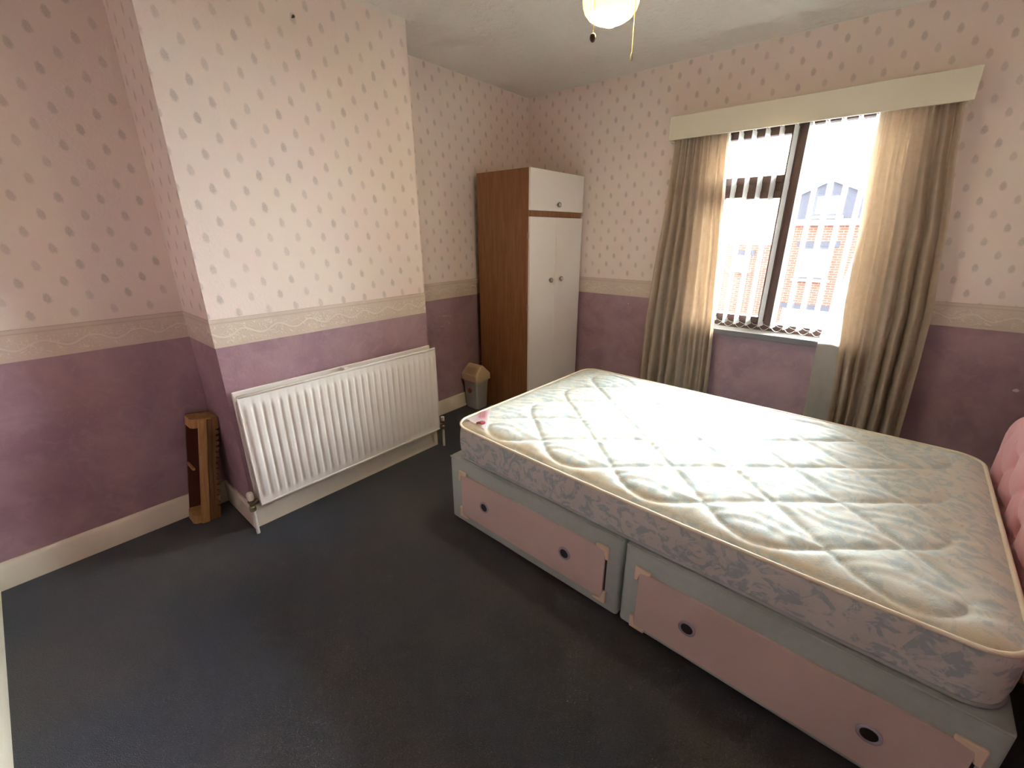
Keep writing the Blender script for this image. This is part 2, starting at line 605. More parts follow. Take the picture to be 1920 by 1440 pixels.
# chimney breast: one solid, the cheeks get the x-running paper
bm = bx((-0.05, Y1, 0), (D, Y2, H))
wc = structure(to_obj('wall_chimney_breast', bm, mat_c), 'projecting chimney breast papered pale pink over plum behind the radiator', 'wall')
wc.data.materials.append(mat_cs)
for p in wc.data.polygons:
    if abs(p.normal.y) > 0.9:
        p.material_index = 1
bm = bmesh.new()
box(bm, (-T, 0, 0), (WX0, WT, H))
box(bm, (WX1, 0, 0), (XR + T, WT, H))
box(bm, (WX0, 0, 0), (WX1, WT, WZ0))
box(bm, (WX0, 0, WZ1), (WX1, WT, H))
ww = structure(to_obj('wall_back', bm, mat_w), 'pink leaf-patterned window wall with plum dado below the border', 'wall')
wr = structure(to_obj('wall_right', bx((XR, YN - T, 0), (XR + T, WT, H)), mat_r), 'papered wall behind the pink headboard', 'wall')
wf = structure(to_obj('wall_front', bx((-T, YN - T, 0), (XR + T, YN, H)), mat_o), 'papered wall opposite the window', 'wall')

BT = 0.0025


def border(parent, a, b, mat):
    to_obj('wallpaper_border', bx((a[0], a[1], Z1), (b[0], b[1], Z2), 0.0008), mat, parent)


border(wl, (-0.001, YN, 0), (BT, Y1, 0), bor_y)
border(wl, (-0.001, Y2, 0), (BT, 0, 0), bor_y)
border(wc, (D - 0.001, Y1 - BT, 0), (D + BT, Y2 + BT, 0), bor_y)
border(wc, (0, Y1 - BT, 0), (D, Y1 + 0.001, 0), bor_x)
border(wc, (0, Y2 - 0.001, 0), (D, Y2 + BT, 0), bor_x)
border(ww, (0, -BT, 0), (WX0, 0.001, 0), bor_x)
border(ww, (WX1, -BT, 0), (XR, 0.001, 0), bor_x)
border(wr, (XR - BT, YN, 0), (XR + 0.001, 0, 0), bor_y)
border(wf, (0, YN - 0.001, 0), (XR, YN + BT, 0), bor_x)


def skirting(name, label, runs):
    bm = bmesh.new()
    for a, b, nrm in runs:
        # profile: 16 mm board with rounded top
        prof = [(0, 0), (0.016, 0), (0.016, 0.103), (0.013, 0.112), (0.007, 0.1175), (0, 0.1175)]
        a, b, nv = Vector(a), Vector(b), Vector(nrm)
        r0 = [bm.verts.new(a + nv * d + Vector((0, 0, z))) for d, z in prof]
        r1 = [bm.verts.new(b + nv * d + Vector((0, 0, z))) for d, z in prof]
        n = len(prof)
        for i in range(n):
            bm.faces.new((r0[i], r0[(i + 1) % n], r1[(i + 1) % n], r1[i]))
        bm.faces.new(r0[::-1])
        bm.faces.new(r1)
    return structure(to_obj(name, bm, M['cream_gloss']), label, 'skirting board')


S = 0.016
skirting('baseboard_left', 'cream painted skirting board along the left alcove walls', [((0, YN, 0), (0, Y1, 0), (1, 0, 0)), ((0, Y2, 0), (0, 0, 0), (1, 0, 0))])
skirting('baseboard_chimney', 'cream painted skirting board around the chimney breast', [((D, Y1 - S, 0), (D, Y2 + S, 0), (1, 0, 0)), ((S, Y1, 0), (D, Y1, 0), (0, -1, 0)), ((S, Y2, 0), (D, Y2, 0), (0, 1, 0))])
skirting('baseboard_back', 'cream painted skirting board under the window', [((S, 0, 0), (XR, 0, 0), (0, -1, 0))])
skirting('baseboard_right', 'cream painted skirting board behind the headboard', [((XR, YN, 0), (XR, -S, 0), (-1, 0, 0))])
skirting('baseboard_front', 'cream painted skirting board along the wall opposite the window', [((S, YN, 0), (XR - S, YN, 0), (0, 1, 0))])

# picture nail left in the chimney breast
nail = thing('picture_nail', 'small rusty nail left high on the chimney breast', 'nail', (D, -2.075, 2.232))
to_obj('shank', tube(bmesh.new(), [(-0.004, 0, 0), (0.012, 0, 0.002)], 0.0022, 8), M['dark'], nail)
to_obj('nail_head', lathe(bmesh.new(), [(0, 0.011), (0.0055, 0.011), (0.0055, 0.0135), (0, 0.0135)], 12, 'x', (0, 0, 0.002)), M['dark'], nail)

# ------------------------------------------------------------------ window
win = bpy.data.objects.new('window_1', None)
COL.objects.link(win)
win.location = (0, 0.075, 0)
structure(win, 'dark brown framed window with one opening side behind the vertical blind', 'window')
FY0, FY1 = 0.0, 0.065
bm = bmesh.new()
box(bm, (WX0, FY0, WZ0), (WX0 + 0.055, FY1, WZ1), 0.004)
box(bm, (WX1 - 0.055, FY0, WZ0), (WX1, FY1, WZ1), 0.004)
box(bm, (WX0 + 0.05, FY0, WZ0), (WX1 - 0.05, FY1, WZ0 + 0.05), 0.004)
box(bm, (WX0 + 0.05, FY0, WZ1 - 0.05), (WX1 - 0.05, FY1, WZ1), 0.004)
to_obj('window_frame', bm, M['frame_brown'], win)
to_obj('mullion', bx((1.945, FY0 - 0.004, WZ0 + 0.04), (2.005, FY1, WZ1 - 0.04), 0.004), M['frame_brown'], win)
to_obj('transom', bx((WX0 + 0.05, FY0, 1.615), (1.95, FY1, 1.665), 0.004), M['frame_brown'], win)


def sash(name, x0, x1, z0, z1, w=0.042):
    bm = bmesh.new()
    a, b = 0.008, 0.05
    box(bm, (x0, a - 0.018, z0), (x0 + w, b, z1), 0.003)
    box(bm, (x1 - w, a - 0.018, z0), (x1, b, z1), 0.003)
    box(bm, (x0 + w - 0.002, a - 0.018, z0), (x1 - w + 0.002, b, z0 + w), 0.003)
    box(bm, (x0 + w - 0.002, a - 0.018, z1 - w), (x1 - w + 0.002, b, z1), 0.003)
    s = to_obj(name, bm, M['frame_brown'], win)
    to_obj('pane', bx((x0 + w - 0.004, 0.022, z0 + w - 0.004), (x1 - w + 0.004, 0.026, z1 - w + 0.004)), M['glass'], s)
    return s


sash('fanlight_sash', WX0 + 0.05, 1.947, 1.662, WZ1 - 0.045)
cs = sash('casement_sash', WX0 + 0.05, 1.947, WZ0 + 0.047, 1.618)
bm = bmesh.new()
box(bm, (1.60, -0.035, 1.574), (1.72, -0.012, 1.586), 0.003)
to_obj('stay_arm', bm, M['rail_white'], cs)
to_obj('pane', bx((2.0, 0.028, WZ0 + 0.045), (WX1 - 0.05, 0.032, WZ1 - 0.045)), M['glass'], win)
sl = to_obj('window_sill', bx((WX0 - 0.05, -0.075 - 0.052, 0.722), (WX1 + 0.05, 0.003, 0.7575), 0.003, 1), M['sill'], win)
to_obj('sill_front_shade', bx((WX0 - 0.05, -0.075 - 0.057, 0.719), (WX1 + 0.05, -0.075 - 0.0522, 0.755), 0.0015), M['sill_front_shade'], sl)  # added strip carrying the painted shade along the sill front

# ------------------------------------------------------------------ pelmet
pel = thing('pelmet', 'long cream painted box pelmet over the window and curtains', 'pelmet', (1.94, 0, 1.93))
PX0, PX1, PZ0, PZ1, PY = 1.255 - 1.94, 2.634 - 1.94, 0.0, 0.132, -0.155
to_obj('front_board', bx((PX0, PY, PZ0), (PX1, PY + 0.016, PZ1), 0.002), M['cream_pelmet'], pel)
to_obj('top_board', bx((PX0, PY + 0.0165, PZ1 - 0.016), (PX1, -0.0005, PZ1), 0.002), M['cream_pelmet'], pel)
for x in (PX0, PX1 - 0.016):
    to_obj('end_board', bx((x, PY + 0.0165, PZ0), (x + 0.016, -0.0005, PZ1 - 0.0165), 0.002), M['cream_pelmet'], pel)

# ------------------------------------------------------------------ vertical blind
bl = thing('vertical_blind', 'white vertical slat blind hanging inside the window recess', 'blind', (1.96, 0.03, 0.78))
to_obj('headrail', bx((-0.52, -0.02, 1.185), (0.52, 0.02, 1.21), 0.003), M['rail_white'], bl)
slat_w, slat_h, th = 0.089, 1.165, 0.0012
bm = bmesh.new()
prof = [(-slat_w / 2 + slat_w * i / 6, 0.004 * math.cos(math.pi * (i / 6 - 0.5))) for i in range(7)]
zz = [0.0, slat_h * 0.5, slat_h - 0.02, slat_h - 0.004]
rows = []
for z in zz:
    rows.append([bm.verts.new((c - 0.002, y, z)) for y, c in prof])
for a, b in zip(rows, rows[1:]):
    for i in range(6):
        bm.faces.new((a[i], a[i + 1], b[i + 1], b[i]))
bmesh.ops.solidify(bm, geom=bm.faces[:], thickness=th)
slat0 = to_obj('slat', bm, M['slat'], bl)
bmw = bx((-0.0035, -slat_w / 2 + 0.002, 0.0), (0.0035, slat_w / 2 - 0.002, 0.026), 0.001)
wt0 = to_obj('slat_weight', bmw, M['slat'], slat0)
bmh = bmesh.new()
box(bmh, (-0.003, -0.012, slat_h - 0.03), (0.003, 0.012, slat_h + 0.004), 0.001)
box(bmh, (-0.003, -0.003, slat_h + 0.003), (0.003, 0.003, slat_h + 0.022), 0.001)
hk0 = to_obj('slat_hanger', bmh, M['rail_white'], slat0)
# one bead-chain link between neighbouring slat weights (near and far edge)
pitch_s = 0.0728
chains = []
for sy in (-1, 1):
    bmc = bmesh.new()
    pts = []
    for i in range(9):
        t_ = i / 8
        pts.append((pitch_s * t_, sy * (slat_w / 2 - 0.006), 0.014 - 0.030 * math.sin(math.pi * t_) * (1.0 if sy < 0 else 0.5)))
    tube(bmc, pts, 0.0013, 6)
    chains.append(to_obj('link_chain', bmc, M['rail_white'], slat0))
xs = [1.571 - 1.96 + pitch_s * k_ for k_ in range(-1, 12)]
for i, x in enumerate(xs):
    ang = -R(3 + 1.0 * i + random.uniform(-1.5, 1.5))
    if i == 0:
        s_ = slat0
    else:
        s_ = slat0.copy()
        COL.objects.link(s_)
        for c0 in [wt0, hk0] + chains:
            if c0 in chains and i == len(xs) - 1:
                continue
            c_ = c0.copy()
            COL.objects.link(c_)
            c_.parent = s_
    s_.location = (x, 0, 0.012)
    s_.rotation_euler = (0, 0, ang)


# ------------------------------------------------------------------ curtains
def interp(t, pts):
    for (a, va), (b, vb) in zip(pts, pts[1:]):
        if a >= t >= b:
            f_ = (a - t) / (a - b)
            f_ = f_ * f_ * (3 - 2 * f_) * 0.35 + f_ * 0.65
            return va + (vb - va) * f_
    return pts[0][1] if t > pts[0][0] else pts[-1][1]


def cloth(name, mat, parent, origin, left, right, ztop, zbot, folds, amp, ybase, seed, thick=0.0015, nu=150, nv=46, ypts=None):
    rnd = random.Random(seed)
    ph = [rnd.uniform(-0.35, 0.35) for _ in range(folds + 3)]
    am = [rnd.uniform(0.55, 1.15) for _ in range(folds + 3)]
    bm = bmesh.new()
    grid = []
    for j in range(nv + 1):
        z = ztop + (zbot - ztop) * j / nv
        tt = j / nv
        xl, xr = interp(z, left), interp(z, right)
        row = []
        for i in range(nu + 1):
            s = i / nu
            q = s * folds
            k_ = int(q)
            fr = q - k_
            a_ = am[k_] * (1 - fr) + am[k_ + 1] * fr
            p_ = ph[k_] * (1 - fr) + ph[k_ + 1] * fr
            wv = math.cos(2 * math.pi * (q + p_ * (0.3 + 0.7 * tt)))
            wv = math.copysign(abs(wv) ** 0.8, wv)
            # tight pleats at the heading tape relax into broad folds
            pl = math.cos(2 * math.pi * q * 2.0 + 0.6) * max(0.0, 1 - tt * 3.2)
            y = ybase - amp * (0.45 + 0.55 * min(1.0, tt * 2.2)) * (wv * a_) - 0.007 * pl
            y += 0.004 * math.sin(7 * tt + 5 * s + seed)
            x = xl + (xr - xl) * (s + 0.25 / folds * 0.30 * math.sin(2 * math.pi * q))
            x += 0.006 * math.sin(5.0 * tt + s * 4 + seed) * tt
            row.append(bm.verts.new((x - origin[0], y - origin[1], z - origin[2])))
        grid.append(row)
    for a, b in zip(grid, grid[1:]):
        for i in range(nu):
            bm.faces.new((a[i], a[i + 1], b[i + 1], b[i]))
    bmesh.ops.solidify(bm, geom=bm.faces[:], thickness=thick)
    return to_obj(name, bm, mat, parent, sharp=60)


lo = (1.45, -0.095, 0.0)
cl = thing('curtain', 'gold-beige satin curtain hanging beside the wardrobe', 'curtain', lo, group='pair of curtains at the window')
LL = [(1.96, 1.292), (1.566, 1.276), (1.076, 1.237), (0.727, 1.212), (0.306, 1.200), (0.0, 1.195)]
LR = [(1.96, 1.608), (1.641, 1.628), (1.169, 1.668), (0.79, 1.694), (0.377, 1.712), (0.0, 1.72)]
cloth('fabric', M['curtain'], cl, lo, LL, LR, 1.975, 0.09, 7, 0.030, -0.100, 3)
cloth('lining', M['lining'], cl, lo, [(1.96, 1.305), (0.0, 1.21)], [(1.96, 1.595), (1.2, 1.655), (0.0, 1.705)], 1.965, 0.11, 3, 0.005, -0.064, 9, nu=60)
to_obj('heading_tape', bx((1.30 - lo[0], -0.006, 1.955), (1.60 - lo[0], 0.004, 1.98), 0.001), M['lining'], cl)
ro = (2.5, -0.095, 0.0)
cr = thing('curtain', 'gold-beige satin curtain with white lining showing, nearest the bed head', 'curtain', ro, group='pair of curtains at the window')
RL = [(1.96, 2.309), (1.82, 2.311), (1.649, 2.317), (1.364, 2.340), (1.026, 2.354), (0.755, 2.378), (0.332, 2.412), (0.0, 2.43)]
RR = [(1.96, 2.604), (1.782, 2.626), (1.339, 2.686), (0.953, 2.728), (0.668, 2.738), (0.358, 2.744), (0.0, 2.748)]
cloth('fabric', M['curtain'], cr, ro, RL, RR, 1.975, 0.09, 6, 0.033, -0.102, 11)
NL = [(1.96, 2.322), (1.4, 2.352), (1.253, 2.338), (1.108, 2.318), (0.985, 2.292), (0.728, 2.268), (0.317, 2.286), (0.0, 2.29)]
NR = [(1.96, 2.595), (1.34, 2.675), (0.95, 2.715), (0.0, 2.735)]
cloth('lining', M['lining'], cr, ro, NL, NR, 1.965, 0.11, 3, 0.005, -0.064, 5, nu=60)
to_obj('heading_tape', bx((2.32 - ro[0], -0.006, 1.955), (2.59 - ro[0], 0.004, 1.98), 0.001), M['lining'], cr)

# ------------------------------------------------------------------ wardrobe
wx0, wx1, wy0, wy1, wh = 0.072, 0.556, -0.702, -0.03, 1.786
wo = (0.32, -0.366, 0)
wd = thing('wardrobe', 'tall narrow wardrobe with teak brown side and white doors in the corner', 'wardrobe', wo)


def wb(a, b, bev=0.0015):
    return bx([a[i] - wo[i] for i in range(3)], [b[i] - wo[i] for i in range(3)], bev)


to_obj('side_panel', wb((wx0, wy0, 0), (wx1, wy0 + 0.018, wh)), M['ward_wood'], wd)
to_obj('side_panel', wb((wx0, wy1 - 0.018, 0), (wx1, wy1, wh)), M['ward_wood'], wd)
to_obj('top_panel', wb((wx0, wy0 + 0.0182, wh - 0.018), (wx1, wy1 - 0.0182, wh)), M['ward_wood'], wd)
to_obj('back_panel', wb((wx0, wy0 + 0.0182, 0.02), (wx0 + 0.006, wy1 - 0.0182, wh - 0.0185)), M['ward_wood'], wd)
to_obj('bottom_panel', wb((wx0 + 0.0065, wy0 + 0.0182, 0.07), (wx1 - 0.002, wy1 - 0.0182, 0.088)), M['ward_wood'], wd)
to_obj('plinth', wb((wx1 - 0.03, wy0 + 0.0182, 0.0), (wx1 - 0.012, wy1 - 0.0182, 0.0698)), M['ward_wood'], wd)
to_obj('rail', wb((wx0 + 0.0065, wy0 + 0.0182, 1.483), (wx1 + 0.004, wy1 - 0.0182, 1.523)), M['ward_wood'], wd)
dx0, dx1 = wx1 + 0.0005, wx1 + 0.017
ym = -0.388


def ring_knob(parent, y, z):
    k_ = to_obj('knob', lathe(bmesh.new(), [(0.0, 0.0), (0.011, 0.0), (0.011, 0.006), (0.0175, 0.010), (0.0185, 0.016), (0.0165, 0.020), (0.0115, 0.0205), (0.0105, 0.016), (0.0, 0.016)], 24, 'x', (dx1 - wo[0], y - wo[1], z - wo[2])), M['chrome'], parent)
    to_obj('knob_centre', lathe(bmesh.new(), [(0.0103, 0.0158), (0.0095, 0.0195), (0.006, 0.0208), (0.0, 0.0212)], 20, 'x', (dx1 - wo[0], y - wo[1], z - wo[2])), M['knob_white'], k_ if parent is wd else parent)


for a, b, z0, z1, ky, kz in ((wy0 + 0.001, wy1 - 0.001, 1.5235, wh - 0.001, -0.377, 1.569), (wy0 + 0.001, ym - 0.001, 0.072, 1.4825, -0.456, 1.042), (ym + 0.001, wy1 - 0.001, 0.072, 1.4825, -0.321, 1.044)):
    d_ = to_obj('door', wb((dx0, a, z0), (dx1, b, z1), 0.002), M['ward_white'], wd)
    ring_knob(d_, ky, kz)
# hinge knuckles on the near edge
for z in (1.36, 0.86, 0.2):
    to_obj('hinge', wb((dx0 - 0.006, wy0 - 0.004, z - 0.02), (dx0 + 0.006, wy0 + 0.0005, z + 0.02), 0.001), M['chrome'], wd)

# ------------------------------------------------------------------ radiator
ra = thing('radiator', 'white double-panel ribbed radiator on the chimney breast', 'radiator', (D, -2.058, 0))
ry0, ry1, rz0, rz1 = -0.558, 0.556, 0.150, 0.708
XF, XB = 0.098, 0.036


def rad_panel(x, face, thick):
    bm = bmesh.new()
    flutes, per = 28, 8
    m0, m1 = 0.018, 0.018
    ys = [ry0, ry0 + 0.004, ry0 + m0]
    hs = [0, 0, 0]
    L = (ry1 - m1) - (ry0 + m0)
    for i in range(1, flutes * per):
        ys.append(ry0 + m0 + L * i / (flutes * per))
        ph_ = (i % per) / per
        c_ = 0.5 - 0.5 * math.cos(2 * math.pi * ph_)
        hs.append(min(1.0, c_ * 2.6))
    ys += [ry1 - m1, ry1 - 0.004, ry1]
    hs += [0, 0, 0]
    zs = [rz0, rz0 + 0.035, rz0 + 0.045, rz0 + 0.06, (rz0 + rz1) / 2, rz1 - 0.072, rz1 - 0.055, rz1 - 0.045, rz1]
    ms = [0, 0, 0.35, 1, 1, 1, 0.35, 0, 0]
    rows = []
    for z, m_ in zip(zs, ms):
        rows.append([bm.verts.new((x + face * (-0.0075 + 0.0075 * h * m_), y, z)) for y, h in zip(ys, hs)])
    for a, b in zip(rows, rows[1:]):
        for i in range(len(ys) - 1):
            bm.faces.new((a[i], a[i + 1], b[i + 1], b[i]))
    # rolled rim round the sheet
    for (a, b) in (((ry0, rz1 - 0.012), (ry1, rz1)), ((ry0, rz0), (ry1, rz0 + 0.012)), ((ry0, rz0), (ry0 + 0.007, rz1)), ((ry1 - 0.007, rz0), (ry1, rz1))):
        xa, xb = sorted((x - face * 0.016, x - face * 0.003))
        box(bm, (xa, a[0], a[1]), (xb, b[0], b[1]), 0.003)
    return bm


to_obj('front_panel', rad_panel(XF, 1, 0.006), M['rad_white'], ra, sharp=50)
to_obj('back_panel', bx((XB - 0.008, ry0, rz0), (XB + 0.004, ry1, rz1 + 0.006), 0.003), M['rad_white'], ra)
bm = bmesh.new()
pts = []
nf = 40
zig = [(XB + 0.006 if i % 2 else XF - 0.022, ry0 + 0.04 + (ry1 - ry0 - 0.08) * i / nf) for i in range(nf + 1)]
lo_ = [bm.verts.new((x, y, rz0 + 0.06)) for x, y in zig]
hi_ = [bm.verts.new((x, y, rz1 - 0.05)) for x, y in zig]
for i in range(nf):
    bm.faces.new((lo_[i], lo_[i + 1], hi_[i + 1], hi_[i]))
bmesh.ops.solidify(bm, geom=bm.faces[:], thickness=0.001)
to_obj('convector_fins', bm, M['rad_dark'], ra)
for y in (ry0 + 0.02, ry1 - 0.02):
    for z in (rz0 + 0.03, rz1 - 0.04):
        to_obj('connecting_pipe', tube(bmesh.new(), [(XB, y, z), (XF - 0.012, y, z)], 0.011, 12), M['rad_white'], ra)
for y in (-0.36, 0.36):
    to_obj('wall_bracket', bx((0.0005, y - 0.02, rz0 + 0.1), (XB - 0.0085, y + 0.02, rz1 - 0.1), 0.002), M['rad_white'], ra)
to_obj('top_clip', bx((XB + 0.006, -0.045, rz1 - 0.012), (XF - 0.018, -0.015, rz1 + 0.006), 0.002), M['rad_white'], ra)
for sgn, yv in ((-1, ry0 - 0.028), (1, ry1 + 0.05)):
    pp = to_obj('pipe', tube(bmesh.new(), [(0.062, yv, 0.0), (0.062, yv, 0.13)], 0.0085, 12), M['pipe_white'], ra)
    bm = bmesh.new()
    lathe(bm, [(0.0, 0.128), (0.014, 0.128), (0.015, 0.150), (0.011, 0.155), (0.011, 0.172), (0.015, 0.176), (0.015, 0.188), (0.0, 0.188)], 16, 'z', (0.062, yv, 0))
    ya = ry0 + 0.002 if sgn < 0 else ry1 - 0.002
    tube(bm, [(0.062, yv, 0.163), (0.062, ya, 0.175)], 0.0095, 12)
    v_ = to_obj('valve', bm, M['brass'], ra)
    if sgn < 0:
        to_obj('valve_cap', lathe(bmesh.new(), [(0.0, 0.1885), (0.014, 0.1885), (0.016, 0.196), (0.016, 0.218), (0.012, 0.226), (0.0, 0.228)], 18, 'z', (0.062, yv, 0)), M['white_plastic'], v_)
    else:
        to_obj('valve_cap', lathe(bmesh.new(), [(0.0, 0.1885), (0.011, 0.1885), (0.013, 0.194), (0.013, 0.214), (0.0, 0.216)], 18, 'z', (0.062, yv, 0)), M['white_plastic'], v_)

# ------------------------------------------------------------------ waste bin
bn = thing('waste_bin', 'small grey plastic swing bin with beige lid beside the wardrobe', 'bin', (0.097, -0.797, 0))


def rrect(cx, cy, hx, hy, r, n=5):
    out = []
    for sx, sy, a0 in ((1, 1, 0), (-1, 1, 90), (-1, -1, 180), (1, -1, 270)):
        for i in range(n + 1):
            a = R(a0 + 90 * i / n)
            out.append((cx + sx * (hx - r) + r * math.cos(a), cy + sy * (hy - r) + r * math.sin(a)))
    return out


def loft(bm, secs, cap0=True, cap1=True):
    rings = [[bm.verts.new((x, y, z)) for x, y in poly] for z, poly in secs]
    n = len(rings[0])
    for a, b in zip(rings, rings[1:]):
        for j in range(n):
            bm.faces.new((a[j], a[(j + 1) % n], b[(j + 1) % n], b[j]))
    if cap0:
        bm.faces.new(rings[0][::-1])
    if cap1:
        bm.faces.new(rings[-1])
    return bm


to_obj('body', loft(bmesh.new(), [(0.0, rrect(0, 0, 0.066, 0.058, 0.022)), (0.006, rrect(0, 0, 0.069, 0.061, 0.024)), (0.215, rrect(0, 0, 0.080, 0.071, 0.026)), (0.22, rrect(0, 0, 0.083, 0.074, 0.026)), (0.246, rrect(0, 0, 0.084, 0.075, 0.026)), (0.25, rrect(0, 0, 0.082, 0.073, 0.026))]), M['bin_body'], bn)
lid = to_obj('lid', loft(bmesh.new(), [(0.247, rrect(0, 0, 0.093, 0.083, 0.018)), (0.292, rrect(0, 0, 0.093, 0.083, 0.018)), (0.297, rrect(0, 0, 0.091, 0.081, 0.018)), (0.360, rrect(0, 0, 0.076, 0.020, 0.012)), (0.366, rrect(0, 0, 0.073, 0.012, 0.008))]), M['bin_lid'], bn)
bm = bmesh.new()
sl_ = [(-0.062, -0.0755, 0.304), (0.062, -0.0755, 0.304), (0.057, -0.030, 0.3505), (-0.057, -0.030, 0.3505)]
vs = [bm.verts.new(v) for v in sl_]
bm.faces.new(vs)
bmesh.ops.solidify(bm, geom=bm.faces[:], thickness=-0.003)
to_obj('swing_flap', bm, M['bin_lid'], lid)
bm = bmesh.new()
prism(bm, [(-0.004 + 0.019 * math.cos(2 * math.pi * i / 20), 0.158 + 0.021 * math.sin(2 * math.pi * i / 20)) for i in range(20)], -0.0745, -0.0665, 'xz')
to_obj('sticker', bm, M['sticker'], bn)

# ------------------------------------------------------------------ wooden slotted rack leaning in the corner
rk = thing('wooden_rack', 'small honey pine slotted rack standing on end in the alcove corner', 'rack', (0.078, -2.772, 0.0), (R(-10.0), 0, 0))
RH = 0.545


def dplate(z0, z1):
    poly = [(-0.050, 0.050), (-0.050, -0.038)]
    for i in range(9):
        a = R(180 + 90 * i / 8)
        poly.append((-0.030 + 0.020 * math.cos(a), -0.038 + 0.020 * math.sin(a)))
    for i in range(9):
        a = R(270 + 90 * i / 8)
        poly.append((0.037 + 0.020 * math.cos(a), -0.038 + 0.020 * math.sin(a)))
    poly += [(0.057, 0.050)]
    return prism(bmesh.new(), poly, z0, z1)


to_obj('end_block', dplate(0.0, 0.045), M['pine'], rk)
to_obj('end_block', dplate(RH - 0.045, RH), M['pine'], rk)
to_obj('front_rail', bx((0.0575, -0.030, 0.0), (0.070, 0.006, RH), 0.003), M['pine'], rk)
to_obj('side_rail', bx((0.0575, 0.0065, 0.004), (0.066, 0.026, RH - 0.004), 0.002), M['pine_dark'], rk)
# notched rail: slots cut along its far edge
poly = [(0.0265, 0.0), (0.0265, RH), (0.054, RH)]
n_s = 15
for i in range(n_s):
    zt = RH - 0.055 - (RH - 0.11) * i / n_s
    st = (RH - 0.11) / n_s
    poly += [(0.054, zt), (0.040, zt - 0.004), (0.040, zt - st * 0.42), (0.054, zt - st * 0.46)]
poly.append((0.054, 0.0))
to_obj('notched_rail', prism(bmesh.new(), poly, 0.0575, 0.0655, 'yz'), M['pine_dark'], rk)
to_obj('back_slat', bx((-0.058, -0.050, 0.0), (-0.0505, 0.052, RH), 0.001), M['mahogany'], rk)
to_obj('cross_bar', bx((-0.050, -0.056, 0.285), (0.052, -0.044, 0.297), 0.002), M['pine'], rk)
to_obj('inner_panel', bx((-0.050, 0.040, 0.0455), (0.056, 0.049, RH - 0.0455)), M['mahogany'], rk)

# ------------------------------------------------------------------ divan bed
BO, BTH = (1.087, -1.966, 0.0), -0.030
bed = thing('divan_bed', 'pale blue-grey drawer divan base with buttoned pink headboard under the mattress', 'bed', BO, (0, 0, BTH))
BZ0, BZ1, BWID = 0.032, 0.378, 1.175
for x0, x1 in ((0.0, 0.918), (0.927, 1.834)):
    to_obj('base_section', bx((x0, 0, BZ0), (x1, BWID, BZ1), 0.014, 3), M['base_fabric'], bed)
    # tape seam round the top edge
    pts = [(x0 + 0.006, 0.001, BZ1 - 0.006), (x1 - 0.006, 0.001, BZ1 - 0.006)]
    to_obj('edge_tape', tube(bmesh.new(), pts, 0.0042, 8), M['base_fabric'], bed)
    for gx in (x0 + 0.09, x1 - 0.09):
        for gy in (0.09, BWID - 0.09):
            to_obj('glide', lathe(bmesh.new(), [(0.0, 0.0), (0.022, 0.0), (0.025, 0.006), (0.020, 0.020), (0.020, BZ0 + 0.002), (0.0, BZ0 + 0.002)], 16, 'z', (gx, gy, 0)), M['dark'], bed)


def lbracket(x, z, sx, sz, arm=0.055, w=0.017):
    t_ = 0.010
    poly = [(0, 0), (arm, 0), (arm, w * 0.9), (w, w), (w * 0.9, arm), (0, arm)]
    poly = [(x + sx * a, z + sz * b) for a, b in poly]
    if sx * sz < 0:
        poly = poly[::-1]
    bm = prism(bmesh.new(), poly, -t_, 0.001, 'xz')
    bmesh.ops.bevel(bm, geom=bm.edges[:], offset=0.003, segments=1, affect='EDGES')
    to_obj('corner_bracket', bm, M['bracket'], bed)


for (x0, x1, z0, z1, k1, k2, kz) in ((0.082, 0.856, 0.084, 0.305, 0.236, 0.682, 0.192), (0.988, 1.792, 0.058, 0.292, 1.165, 1.628, 0.172)):
    dr = to_obj('drawer', bx((x0, -0.007, z0), (x1, 0.002, z1), 0.0015), M['drawer'], bed)
    for kx in (k1, k2):
        kb = to_obj('drawer_pull', lathe(bmesh.new(), [(0.0275, 0.006), (0.0275, 0.0105), (0.024, 0.0125), (0.020, 0.0115), (0.0185, 0.0080)], 28, '-y', (kx, 0, kz)), M['lilac'], dr)
        to_obj('pull_cup', lathe(bmesh.new(), [(0.0, 0.0075), (0.0188, 0.0075), (0.0188, 0.0095), (0.012, 0.0085), (0.0, 0.0082)], 24, '-y', (kx, 0, kz)), M['dark'], dr)
    # dark shadow gap strip at the open edge of the drawer front
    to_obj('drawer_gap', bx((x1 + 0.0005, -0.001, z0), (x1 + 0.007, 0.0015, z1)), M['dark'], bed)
    o_ = 0.016
    lbracket(x0 - o_, z1 + o_, 1, -1)
    lbracket(x0 - o_, z0 - o_, 1, 1)
    lbracket(x1 + o_, z1 + o_, -1, -1)
    lbracket(x1 + o_, z0 - o_, -1, 1)

# headboard ---------------------------------------------------------------
HX, HW = 1.842, 1.17
hy0 = 0.005


def htop(y):
    """scalloped outline, y from 0 to HW"""
    e_ = min(y, HW - y)
    if e_ < 0.175:
        q = max(0.0, e_ / 0.175)
        return 0.57 + 0.210 * math.sqrt(max(0.0, 1 - (1 - q) ** 2.6))
    if e_ < 0.20:
        return 0.78 - 0.006 * math.sin(math.pi * (e_ - 0.175) / 0.025)
    q = min(1.0, (e_ - 0.20) / (HW / 2 - 0.20))
    return 0.78 + 0.17 * math.sqrt(max(0.0, 1 - (1 - q) ** 2.0))


